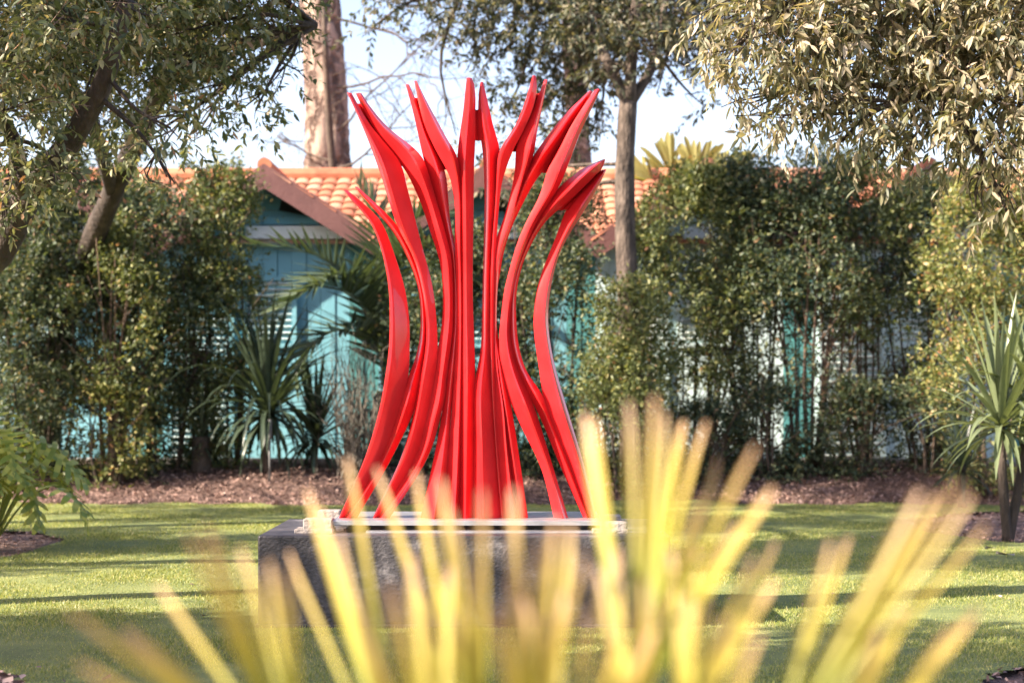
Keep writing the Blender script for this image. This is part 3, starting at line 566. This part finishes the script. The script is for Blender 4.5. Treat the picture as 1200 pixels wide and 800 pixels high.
# pines behind the roofs
def pine(px, d, rpx, label, twin):
    bx = (px - 600) * d / F; r_ = thing("pine_tree", label, "tree", (bx, d, .2), "pines behind the cabins"); O = np.array([bx, d, .2]); q = MB(O)
    rr = rpx * d / F; zs = np.linspace(.2, 11.5, 90); k = 28; vs = []
    for z in zs:
        for j in range(k):
            a = 2 * math.pi * j / k
            f = 1 + .05 * math.sin(5 * a + z * 2.2) + .05 * math.sin(9 * a - z * 3.7) + .07 * random.uniform(-1, 1) + (.10 * math.cos(2 * a) if twin and z < 5.2 else 0)
            r = rr * f * (1.12 - .035 * z if z > 4 else 1.12 - .14 + .05 * math.sin(z * 3))
            vs.append((bx + .10 * math.sin(z * .5) + r * math.cos(a), d + r * math.sin(a), z))
    n = len(zs); q.add(vs, [(i * k + j, i * k + (j + 1) % k, (i + 1) * k + (j + 1) % k, (i + 1) * k + j) for i in range(n - 1) for j in range(k)])
    q.build("trunk", M["pine"], r_, smooth=True)
    c = np.array([bx, d, 12.2]); cl = [(c + rng.normal(0, 1, 3) * [1.6, 1.6, .4], (1.0, 1.0, .6)) for _ in range(9)]
    ps, ds = in_clumps(cl, 90); pos, ld, nn, L, W = sprigs(ps, ds + UP * .6, 9, .2, .2, .02, -.2)
    V, T = instances(RHOMB, pos, ld, nn, L, W); link("crown", mesh("crown", V - O, T), M["dark_oak"], r_)
pine(381, 29, 27, "thick pine trunk rising behind the roof of the shuttered cabin", True)
pine(676, 31, 15, "paler slimmer pine trunk behind the forked tree", False)
# leafless tree between the pine and the sculpture
r_ = thing("bare_tree", "leafless tree with fine dark twigs behind the cabin ridge", "tree", (-2.6, 28.2, .2)); q = MB(np.array([-2.6, 28.2, .2]))
q.tube(spline([(-2.6, 28.2, .15), (-2.65, 28.2, 3), (-2.9, 28, 5.2), (-3.0, 27.8, 7.5)], 14), np.linspace(.12, .04, 14), 7); q.build("trunk", M["stem_dark"], r_, True)
q = MB(np.array([-2.6, 28.2, .2]))
def bough(p, d, L, r, lev):
    pts = [p]; dd = nrm(d)
    for _ in range(6): dd = nrm(dd + rng.normal(0, .22, 3) - UP * .03); pts.append(pts[-1] + dd * L / 6)
    q.tube(pts, np.linspace(r, r * .45, 7), 4, False)
    if lev:
        for k in (2, 3, 4, 5, 6): bough(pts[k], nrm(np.array(dd) + rng.normal(0, .75, 3)), L * .6, r * .5, lev - 1)
for pz, dx, dz in ((4.3, .9, .5), (4.9, .9, .35), (5.5, .7, .5), (6.2, .8, .1), (6.8, -.9, .2), (5.0, -.9, .3), (7.3, .9, -.1)): bough(np.array([-2.8, 28.0, pz]), np.array([dx, random.uniform(-.4, .2), dz]), 1.7, .022, 2)
q.build("twigs", M["stem_dark"], r_)["kind"] = "stuff"

# ------------------------------------------------------------------ hedge shrubs
def shrub(name, label, px, d, top, rad, mat, n, stems=6, low=.25, leaf=(.056, .027), group="shrubs of the hedge", stemmat="stem_dark", lean=0.):
    x = (px - 600) * d / F; z0 = float(gz(x, d)) - .02; ht = H + (HY - top) * d / F - z0; O = np.array([x, d, z0])
    r_ = thing(name, label, "shrub", O, group); q = MB(O); tips = []
    for s in range(stems):
        a = random.uniform(0, 6.28); rr = rad * random.uniform(.25, .9); hh = ht * random.uniform(.65, .95)
        b0 = O + [.16 * math.cos(a), .12 * math.sin(a), 0]; e = O + [rr * math.cos(a) + lean * hh, rr * .7 * math.sin(a), hh]
        pts = spline([b0, b0 * .6 + e * .4 + [rng.normal(0, .06), 0, .05], e], 9); q.tube(pts, np.linspace(random.uniform(.018, .035), .006, 9), 5); tips.append(pts)
        for _ in range(5):
            p = pts[random.randint(3, 7)]; e2 = p + np.array([rng.normal(0, .3), rng.normal(0, .25), .35 + .3 * random.random()]); q.tube([p, (p + e2) / 2 + rng.normal(0, .03, 3), e2], [.009, .007, .004], 4, False)
    q.build("stems", M[stemmat], r_, smooth=True)
    n = int(n * 2.0); m_ = int(n * 2.2); rad *= 1.18; zz = low * ht + (1 - low) * ht * rng.random(m_) ** .85
    low_n = int(m_ * .10); zz[:low_n] = ht * low * rng.random(low_n)
    env = rad * np.sqrt(np.clip(1 - np.clip((zz / ht - .55) / .47, -.7, 1) ** 2, .05, 1)); an = rng.random(m_) * 6.283; qq = rng.random(m_) ** .5
    p = O + np.stack([np.cos(an) * qq * env + lean * zz, np.sin(an) * qq * env * .75, zz], -1)
    f = np.sin(p[:, 0] * 5.1 + 1.7 * np.sin(p[:, 2] * 3.3 + px)) + np.sin(p[:, 2] * 5.7 + 1.5 * np.sin(p[:, 1] * 4 + p[:, 0] * 2.2)) + np.sin(p[:, 1] * 6.1 + p[:, 0] * 3.1) * .7
    k = np.argsort(-(f + rng.normal(0, .8, m_)))[:n]; p = p[k]; out = nrm(p - O - UP * ht * .5)
    pos, ld, nn, L, W = sprigs(p, nrm(out * .5 + UP * .35 + rng.normal(0, .6, p.shape)), 8, .2, leaf[0], leaf[1], .1)
    V, T = instances(RHOMB, pos, ld, nn, L, W); link("foliage", mesh("foliage", V - O, T), mat, r_)
    return r_
HL = M["hedge"]; HD = M["hedge_deep"]; HG = M["hedge_gold"]
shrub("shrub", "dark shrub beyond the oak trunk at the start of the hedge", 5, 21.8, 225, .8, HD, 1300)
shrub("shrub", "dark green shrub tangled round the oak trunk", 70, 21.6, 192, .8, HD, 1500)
shrub("shrub", "many stemmed shrub with pinkish stems beside the oak trunk", 135, 21.2, 260, .6, HL, 900, 9, .22, stemmat="twig")
shrub("shrub", "tall leafy shrub covering the orange roof tiles of the cabin", 195, 21.7, 186, .75, HD, 1000, low=.15)
shrub("shrub", "shrub in front of the louvred shutters beside the date palm", 262, 21.9, 195, .52, HL, 950, low=.3)
shrub("shrub", "low golden leaved shrub at the mulch edge below the oak", 128, 20.95, 455, .42, HG, 150, 5, .3)
shrub("shrub", "dense dark shrub wedged between oak trunk and tall leafy shrub", 160, 22.2, 225, .8, HD, 850, low=.12)
shrub("shrub", "dense dark shrub filling the gap before the cabin end", 38, 21.1, 285, .72, HD, 1200, low=.12)
shrub("shrub", "low spreading shrub left of the spiky yucca", 225, 21.9, 330, .6, HL, 650, low=.08)
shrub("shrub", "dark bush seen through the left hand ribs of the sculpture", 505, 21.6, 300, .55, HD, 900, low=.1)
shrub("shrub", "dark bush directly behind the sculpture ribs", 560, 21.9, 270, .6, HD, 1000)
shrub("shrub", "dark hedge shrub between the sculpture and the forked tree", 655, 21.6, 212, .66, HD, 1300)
shrub("shrub", "hedge shrub wrapped round the forked tree trunk", 738, 20.62, 335, .5, HL, 750)
shrub("shrub", "dense green hedge shrub under the sunlit fan palm", 812, 21.8, 205, .8, HL, 1900, low=.3)
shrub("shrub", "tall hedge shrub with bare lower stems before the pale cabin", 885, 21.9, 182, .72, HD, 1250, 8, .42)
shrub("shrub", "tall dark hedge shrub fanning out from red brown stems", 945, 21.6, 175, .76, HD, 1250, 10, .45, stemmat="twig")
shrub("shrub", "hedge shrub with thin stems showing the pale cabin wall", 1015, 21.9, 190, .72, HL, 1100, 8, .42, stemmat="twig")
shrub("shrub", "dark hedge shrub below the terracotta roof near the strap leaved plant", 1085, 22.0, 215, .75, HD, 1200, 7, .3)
shrub("shrub", "golden green shrub behind the strap leaved plant", 1160, 20.6, 205, .72, HG, 1150, 7, .3)
shrub("shrub", "golden green shrub past the end of the hedge", 1235, 20.8, 180, .8, HG, 1100, 7, .2)
for px, lab in ((700, "low dark bush at the foot of the forked tree"), (905, "low bush at the foot of the red stemmed shrub"), (1005, "low dense bush at the hedge foot beside the mulch"), (820, "low leafy bush at the hedge foot behind the palm blades"), (600, "low bush on the mulch behind the sculpture feet"), (1090, "low bush on the mulch behind the strap leaved plant")):
    shrub("bush", lab, px, 21.2 + random.uniform(-.1, .3), 468 + random.randint(-14, 18), .5, HD, 330, 5, .05, group="low bushes at the hedge foot")

# dry grey twiggy shrub beside the sculpture
x0 = (420 - 600) * 21.3 / F; O = np.array([x0, 21.3, .27]); r_ = thing("dry_shrub", "grey leafless twiggy shrub behind the leftmost rib", "shrub", O); q = MB(O)
for _ in range(170):
    a = random.uniform(0, 6.28); e = O + [random.gauss(0, .28), random.gauss(0, .22), random.uniform(.7, 1.75)]; b0 = O + [random.gauss(0, .14), random.gauss(0, .1), 0]
    q.tube([b0, (b0 + e) / 2 + rng.normal(0, .07, 3), e, e + rng.normal(0, .12, 3)], [.006, .005, .003, .002], 3, False)
q.build("twigs", M["dry"], r_)["kind"] = "stuff"

# ------------------------------------------------------------------ strap-leaved plants
def strap(pts, wd, up, n=8, fold=.18):
    pts = spline(pts, n); T = nrm(np.gradient(pts, axis=0)); side = nrm(np.cross(T, np.array(up))); nn = np.cross(side, T)
    V = []; Fc = []
    for i in range(n):
        t = i / (n - 1); w_ = wd * (min(1, .55 + 2.2 * t) if t < .25 else 1) * (1 - max(0, (t - .35) / .65) ** 1.7 * .96) / 2
        V += [pts[i] - side[i] * w_ + nn[i] * w_ * fold * 2, pts[i], pts[i] + side[i] * w_ + nn[i] * w_ * fold * 2]
    for i in range(n - 1): a = i * 3; Fc += [(a, a + 1, a + 4, a + 3), (a + 1, a + 2, a + 5, a + 4)]
    return V, Fc
def rosette(name, label, cat, base, stems, n, L, wd, mat, droop, group=None, tr=.04):
    r_ = thing(name, label, cat, base, group); O = np.array(base, float)
    for (e, sc_) in stems:
        e = np.array(e, float); q = MB(O); q.tube(spline([O, (O + e) / 2 + rng.normal(0, .02, 3), e], 10), np.linspace(tr * 1.3, tr, 10), 9, lump=.08); q.build("stem", M["bark"], r_, True)
        for k in range(int(n * sc_)):
            a = k * 2.399 + random.uniform(-.2, .2); t = k / (n * sc_); el = math.radians(88 - 118 * t + random.uniform(-9, 9)); Lk_ = L * sc_ * random.uniform(.8, 1.1) * (.75 + .5 * math.sin(math.pi * min(1, t + .25)))
            hd = np.array([math.cos(a), math.sin(a), 0.]); p0 = e + hd * .02 - UP * .10 * t; d0 = hd * math.cos(el) + UP * math.sin(el); dr = droop * (.25 + 1.1 * t) * random.uniform(.5, 1.4)
            pts = [p0]; d_ = d0
            for s in range(5): pts.append(pts[-1] + d_ * Lk_ / 5); d_ = nrm(d_ - UP * dr * (.2 + .18 * s) + hd * .02)
            V, Fc = strap(pts, wd * random.uniform(.8, 1.15), nrm(np.array([0, 0, 1.]) - .4 * hd) if abs(d0[2]) < .95 else -hd)
            link("leaf", mesh("leaf", np.array(V) - O, Fc), mat, r_, True)
    return r_
cb = P(1181, 636, 15.05) * [1, 1, 0]
rosette("cordyline", "tall strap leaved cordyline with two bare stems on the mulch bed", "plant", cb - [0, 0, .02], [(P(1172, 492, 15.05), 1.0), (P(1208, 470, 15.25), .9)], 72, .95, .056, M["cordy"], .62, tr=.036)
yb = P(312, 548, 21.4) * [1, 1, 0] + [0, 0, float(gz(-3.0, 21.4)) - .02]
rosette("yucca", "dark spiky yucca with arching leaves in front of the blue wall", "plant", yb, [(yb + [.02, 0, .78], 1)], 130, 1.25, .065, M["yucca"], .95)
yb = P(368, 548, 21.7) * [1, 1, 0] + [0, 0, float(gz(-2.4, 21.7)) - .02]
rosette("yucca", "dark bushy yucca between the spiky yucca and the dry shrub", "plant", yb, [(yb + [.02, 0, .4], .9)], 80, 1.0, .06, M["yucca"], .7)
yb = P(236, 549, 21.5) * [1, 1, 0] + [0, 0, float(gz(-3.8, 21.5)) - .02]
rosette("yucca", "small upright yucca with thick dark stem before the blue wall", "plant", yb, [(yb + [.0, 0, .45], .8)], 40, .85, .04, M["yucca"], .15, tr=.10)
rosette("yucca", "dark strap leaved plant at the hedge foot under the pale oak", "plant", (5.05, 19.6, 0), [((5.05, 19.6, .5), 1)], 40, .7, .045, M["yucca"], .4)

# date palm fronds beside the cabin
LEAFLET = mesh("leaflet", [(-.5, 0, 0), (0, 0, -.15), (.5, 0, 0), (-.42, .5, .02), (0, .5, -.12), (.42, .5, .02), (0, 1, -.06)], [(0, 1, 4, 3), (1, 2, 5, 4), (3, 4, 6), (4, 5, 6)]); LEAFLET.materials.append(M["date"])
REST = []
LV = np.array([v.co[:] for v in LEAFLET.vertices]); LF = [list(p.vertices) for p in LEAFLET.polygons]
def frond(root, O, pts, nl, LL, wd, single):
    pts = spline(pts, 40); q = MB(O); q.tube(pts, np.linspace(.018, .005, 40), 5); fr = q.build("frond", M["date"], root, True)
    T = nrm(np.gradient(pts, axis=0))
    for i in range(nl):
        f = .14 + .86 * i / nl; k = min(39, int(f * 39)); p = pts[k]; t = T[k]; side = nrm(np.cross(t, UP))
        for s in (-1, 1):
            nv = np.cross(side, t)
            d = nrm(side * s * .8 + t * (.25 + .6 * f) + nv * .45 * random.uniform(.1, 1.2) - UP * .15 + rng.normal(0, .06, 3)); n_ = nrm(np.cross(d, t) * s + 1e-6); x = np.cross(d, n_)
            l = LL * (.6 + .6 * math.sin(math.pi * min(1, .15 + f * .8))) * random.uniform(.85, 1.1)
            if single:
                e = bpy.data.objects.new("leaflet", LEAFLET); COL.objects.link(e); e.parent = fr
                e.matrix_local = Matrix.Translation(Vector(p - O)) @ Matrix([[x[r] * wd, d[r] * l, n_[r] * wd, 0] for r in range(3)] + [[0, 0, 0, 1]])
            else: REST.append([p + x * v[0] * wd + d * v[1] * l + n_ * v[2] * wd for v in LV])
fb = np.array([(452 - 600) * 22.3 / F, 22.3, float(gz(-1.6, 22.3)) - .02])
fp = thing("date_palm", "young date palm with arching feathery fronds between cabin and sculpture", "palm", fb)
q = MB(fb); q.tube(spline([fb, fb + [0, 0, .5], fb + [.02, 0, 1.0]], 12), [.2, .21, .2, .21, .2, .2, .21, .2, .2, .19, .17, .12], 10, lump=.15); q.build("trunk", M["bark"], fp, True)
crn = fb + [0, 0, .95]
for tip in [[(440, 380, 22.2), (400, 318, 22.0), (350, 292, 21.8), (298, 288, 21.6)], [(446, 370, 22.1), (425, 330, 21.8), (392, 320, 21.4), (352, 345, 21.1)], [(455, 350, 22.3), (470, 280, 22.3), (500, 250, 22.2), (540, 262, 22)],
            [(462, 370, 22.3), (495, 330, 22.4), (540, 310, 22.4), (590, 330, 22.4)], [(440, 400, 22.1), (410, 385, 21.8), (370, 400, 21.5), (345, 445, 21.3)], [(442, 385, 22.0), (415, 345, 21.7), (375, 335, 21.4), (320, 365, 21.2)], [(455, 360, 22.5), (450, 300, 22.8), (440, 250, 22.9), (420, 215, 22.9)], [(458, 355, 22.2), (478, 300, 21.9), (515, 290, 21.6), (560, 330, 21.4)]]:
    nfr = globals().get("nfr", -1) + 1
    frond(fp, fb, [crn] + [P(*a) for a in tip], 37, .6, .062, nfr < 4)
q = MB(fb)
for vs in REST: q.add(vs, LF)
q.build("leaflets", M["date"], fp)["kind"] = "stuff"

# philodendron with lobed leaves at the left
def lobed_leaf(L, W):
    """a broad leaf cut into long fingers on both sides of the midrib"""
    V = []; Fc = []; nl = 7
    def quad(a, b_, c, d): k = len(V); V.extend([a, b_, c, d]); Fc.append((k, k + 1, k + 2, k + 3))
    for k in range(14): y0, y1 = L * k / 14, L * (k + 1) / 14; w0 = W * .26 * (1 - .8 * k / 14) + .004; w1 = W * .26 * (1 - .8 * (k + 1) / 14) + .004; quad((-w0, y0, .02 * w0), (0, y0, 0), (0, y1, 0), (-w1, y1, .02 * w1)); quad((0, y0, 0), (w0, y0, .02 * w0), (w1, y1, .02 * w1), (0, y1, 0))
    for s_ in (-1, 1):
        for k in range(nl):
            f = k / (nl - 1); y = L * (.02 + .86 * f); wv = W * (.75 + .5 * math.sin(math.pi * (.2 + .6 * f))) * (1 - .5 * f); an = math.radians(-25 + 75 * f); dx, dy = math.cos(an), math.sin(an); h = L * .052
            pr = None
            for t, hh in ((0, .8), (.35, 1.0), (.7, .95), (.92, .55), (1, .12)):
                cx_, cy_ = s_ * dx * wv * t, y + dy * wv * t - .12 * wv * t * t; z = .10 * wv * t - .35 * wv * t * t
                cur = ((cx_ + s_ * dy * h * hh, cy_ - dx * h * hh, z), (cx_ - s_ * dy * h * hh, cy_ + dx * h * hh, z + .01))
                if pr: quad(pr[0], cur[0], cur[1], pr[1])
                pr = cur
    V2 = [(x, y, z - .5 * y * y / L) for x, y, z in V]
    return mesh("leaf", V2, Fc)
pb = np.array([-4.25, 14.3, -.02]); ph = thing("philodendron", "yellow green plant with big lobed leaves at the lawn edge", "plant", pb)
lm = lobed_leaf(.46, .2); lm.materials.append(M["philo"]); lm.polygons.foreach_set("use_smooth", [True] * len(lm.polygons))
for k in range(34):
    a = k * 2.399; el = math.radians(random.uniform(-5, 75)); rr = random.uniform(.3, .85)
    e = pb + np.array([math.cos(a) * math.cos(el) * rr, math.sin(a) * math.cos(el) * rr, .40 + math.sin(el) * rr * .95 + .1])
    hd = np.array([math.cos(a), math.sin(a), 0])
    q = MB(pb); q.tube(spline([pb + [0, 0, .05], (pb + e) / 2 + [0, 0, .14], e], 7), np.linspace(.011, .006, 7), 5); st = q.build("stalk", M["philo"], ph, True)
    d = nrm(hd * .8 + UP * random.uniform(-.75, .3)); n0 = UP * .8 + hd * .4 + rng.normal(0, .2, 3); n_ = nrm(n0 - d * (n0 @ d)); x = np.cross(d, n_); s = random.uniform(.7, 1.1)
    e_ = bpy.data.objects.new("leaf", lm); COL.objects.link(e_); e_.parent = ph
    e_.matrix_local = Matrix.Translation(Vector(e - pb)) @ Matrix([[x[r] * s, d[r] * s, n_[r] * s, 0] for r in range(3)] + [[0, 0, 0, 1]])

# fan palms: a far sunlit one behind the hedge, and the near one across the view
def fan_blade(L, wd, droop, n=9):
    V = []; Fc = []; al = []
    for i in range(n):
        t = i / (n - 1); w_ = wd * (.35 + .65 * min(1, t / .4)) * (1 if t < .85 else max(.45, 1 - ((t - .85) / .15) ** 1.6 * .55)) / 2
        y = L * t; z = -droop * L * t * t
        V += [(-w_, y, z + w_ * .45), (0, y, z), (w_, y, z + w_ * .45)]; al += [t] * 3
    for i in range(n - 1): a = i * 3; Fc += [(a, a + 1, a + 4, a + 3), (a + 1, a + 2, a + 5, a + 4)]
    me = mesh("blade", V, Fc); at = me.attributes.new("along", 'FLOAT', 'POINT'); at.data.foreach_set("value", al); me.polygons.foreach_set("use_smooth", [True] * len(me.polygons)); return me
FB = []
for k in range(6):
    me = fan_blade(1, .07 + .01 * (k % 3), .02 + .06 * k / 5); me.materials.append(M["blade"]); FB.append(me)
FARB = fan_blade(1, .15, .12); FARB.materials.append(M["fanfar"])
def fan(root, O, foot, hub, axis, face, n, spread, L, far=False, jit=.05):
    """one fan leaf: stalk from foot to hub, n blades fanned about axis in the plane whose normal is face"""
    hub = np.array(hub, float); axis = nrm(np.array(axis, float)); face = nrm(np.array(face, float)); face = nrm(face - axis * (face @ axis)); sd = np.cross(axis, face)
    q = MB(O); q.tube(spline([foot, (np.array(foot) * .5 + hub * .5) + [0, 0, .03], hub], 8), np.linspace(.012, .007, 8) * (2 if far else 1), 6); fr = q.build("frond", M["philo"] if not far else M["fanfar"], root, True)
    for i in range(n):
        f = (i + .5) / n - .5; a = f * spread + random.gauss(0, jit); d = nrm(axis * math.cos(a) + sd * math.sin(a) + face * random.gauss(0, jit)); n_ = nrm(face - d * (face @ d)); tw = random.gauss(0, .5); x = np.cross(d, n_); n_, x = n_ * math.cos(tw) + x * math.sin(tw), x * math.cos(tw) - n_ * math.sin(tw)
        l = L * (1 - .35 * abs(2 * f) ** 2) * random.uniform(.84, 1.1)
        e = bpy.data.objects.new("blade", FARB if far else FB[random.randrange(6)]); COL.objects.link(e); e.parent = fr
        e.matrix_local = Matrix.Translation(Vector(hub - O)) @ Matrix([[x[r] * l, d[r] * l, n_[r] * l, 0] for r in range(3)] + [[0, 0, 0, 1]])
fo = np.array([P(800, 300, 27.6)[0], 27.6, .2]); fr_ = thing("fan_palm", "sunlit yellow green fan palm above the hedge by the forked tree", "palm", fo)
q = MB(fo); q.tube([fo, fo + [0, 0, 3.9]], [.22, .16], 9); q.build("trunk", M["bark"], fr_, True); ft = fo + np.array([0, 0, 3.9])
for (px, py, dd, ax, fc) in [(785, 205, 27.2, (-.25, -.2, 1), (0, -1, .3)), (815, 205, 26.9, (.3, -.2, 1), (.1, -1, .4)), (842, 205, 27.0, (.9, -.2, .3), (.2, -1, .5)), (765, 215, 27.0, (-.8, -.2, .3), (-.2, -1, .4))]:
    fan(fr_, fo, ft, P(px, py, dd), ax, fc, 15, 2.5, .62, True)

np_o = np.array([.06, 2.0, -.02]); npalm = thing("fan_palm", "blurred yellow green fan palm blades close in front of the plinth", "palm", np_o)
q = MB(np_o); q.tube(spline([np_o, np_o + [.01, 0, .25], np_o + [0, 0, .5]], 8), [.09, .1, .095, .1, .09, .09, .08, .06], 10, lump=.12); q.build("trunk", M["bark"], npalm, True)
ft = np_o + np.array([0, 0, .48])
random.seed(21)
def near_fan(hub, tips):
    """a fan leaf whose blades run from its hub to the given tips (px, py, distance)"""
    hp = P(hub[0], hub[1], hub[2] * .86); q = MB(np_o); q.tube(spline([ft, ft * .5 + hp * .5 + [0, 0, .03], hp], 8), np.linspace(.012, .007, 8), 6); fr = q.build("frond", M["philo"], npalm, True)
    for (tx, ty, td) in tips:
        tp = P(tx, ty, td * .86); d = tp - hp; l = np.linalg.norm(d); d = d / l; face = np.array([random.gauss(-.25, .35), -1, random.gauss(.25, .2)]); n_ = nrm(face - d * (face @ d)); x = np.cross(d, n_)
        e = bpy.data.objects.new("blade", FB[random.randrange(6)]); COL.objects.link(e); e.parent = fr; wd_ = random.uniform(.10, .165)
        e.matrix_local = Matrix.Translation(Vector(hp - np_o)) @ Matrix([[x[r] * wd_, d[r] * l, n_[r] * .28, 0] for r in range(3)] + [[0, 0, 0, 1]])
near_fan((360, 930, 2.1), [(86, 716, 1.9), (104, 785, 1.8), (150, 742, 1.95), (182, 682, 2.3), (217, 626, 2.0), (233, 622, 1.9), (248, 622, 2.0), (279, 640, 2.2), (313, 656, 2.2), (331, 676, 2.0)])
near_fan((480, 960, 2.2), [(335, 645, 2.6), (352, 566, 2.6), (392, 622, 2.4), (418, 700, 2.0), (372, 590, 2.7), (405, 530, 2.8)])
near_fan((570, 960, 2.2), [(440, 545, 2.8), (478, 545, 2.7), (515, 560, 2.4), (528, 600, 2.2), (562, 575, 2.2), (545, 680, 1.9)])
near_fan((630, 950, 2.1), [(592, 570, 2.2), (590, 690, 1.8), (600, 620, 2.0), (625, 640, 1.9), (643, 610, 2.1), (662, 655, 1.8), (668, 610, 2.3)])
near_fan((745, 830, 2.3), [(676, 480, 2.5), (694, 486, 2.7), (738, 467, 2.4), (764, 465, 2.3), (779, 482, 2.5), (796, 480, 2.8), (822, 488, 2.7), (848, 535, 2.5), (875, 523, 2.2), (901, 572, 2.2), (818, 588, 2.0), (856, 618, 2.1)])
near_fan((740, 980, 2.0), [(750, 690, 1.9), (768, 700, 1.9), (888, 642, 2.3), (905, 665, 2.2), (700, 660, 2.2), (720, 640, 2.3), (910, 630, 2.6)])
near_fan((890, 930, 2.1), [(973, 630, 2.2), (995, 625, 2.6), (1076, 574, 2.1), (1100, 570, 2.3), (1120, 567, 1.9), (1138, 580, 2.1), (1156, 612, 2.2), (1000, 705, 2.1), (1010, 690, 2.5)])
near_fan((520, 980, 2.1), [(455, 690, 2.0), (478, 650, 2.2), (500, 700, 1.9), (520, 655, 2.3), (535, 720, 1.9), (430, 740, 1.8)])
near_fan((650, 1000, 2.0), [(575, 725, 1.8), (612, 700, 2.0), (640, 720, 1.8), (655, 690, 2.1), (690, 715, 1.9), (720, 740, 1.8), (605, 650, 2.2), (760, 740, 1.9)])
near_fan((800, 990, 2.0), [(800, 700, 2.0), (830, 690, 2.2), (815, 640, 2.3), (850, 730, 1.9), (880, 745, 1.9), (785, 640, 2.2)])
near_fan((960, 960, 2.0), [(1112, 738, 1.9), (1148, 706, 2.2), (1060, 700, 2.2), (1030, 745, 1.9)])

# ------------------------------------------------------------------ small things
pl = P(316, 552, 21.0) * [1, 1, 0] + [0, 0, .24]; r_ = thing("path_light", "small grey metal garden light post in front of the spiky yucca", "lamp", pl); q = MB(pl)
q.tube([pl, pl + [0, 0, .52]], [.014, .014], 10); q.build("post", M["greymetal"], r_, True)
q = MB(pl); q.tube([pl + [0, 0, .50], pl + [0, 0, .53], pl + [0, 0, .72], pl + [0, 0, .74]], [.02, .03, .03, .02], 12); q.build("lamp_head", M["greymetal"], r_, True)
for px, py, lab in ((1160, 648, "curled pale fallen leaf on the lawn before the cordyline"), (1178, 655, "flat pale fallen leaf on the lawn before the cordyline")):
    d = F * H / (py - HY); c = np.array([(px - 600) * d / F, d, .03])
    V = []; 
    for i in range(7):
        t = i / 6; w_ = .035 * math.sin(math.pi * (.08 + .9 * t)); V += [(-.07 + .14 * t, -w_, .03 * abs(t - .5)), (-.07 + .14 * t, 0, .012), (-.07 + .14 * t, w_, .035 * t)]
    Fc = []
    for i in range(6): a = i * 3; Fc += [(a, a + 1, a + 4, a + 3), (a + 1, a + 2, a + 5, a + 4)]
    o = link("fallen_leaf", mesh("fallen_leaf", V, Fc), M["marble"]); o.location = tuple(c); o.rotation_euler = (0, 0, px); tag(o, lab, "leaf", "fallen leaves on the lawn")
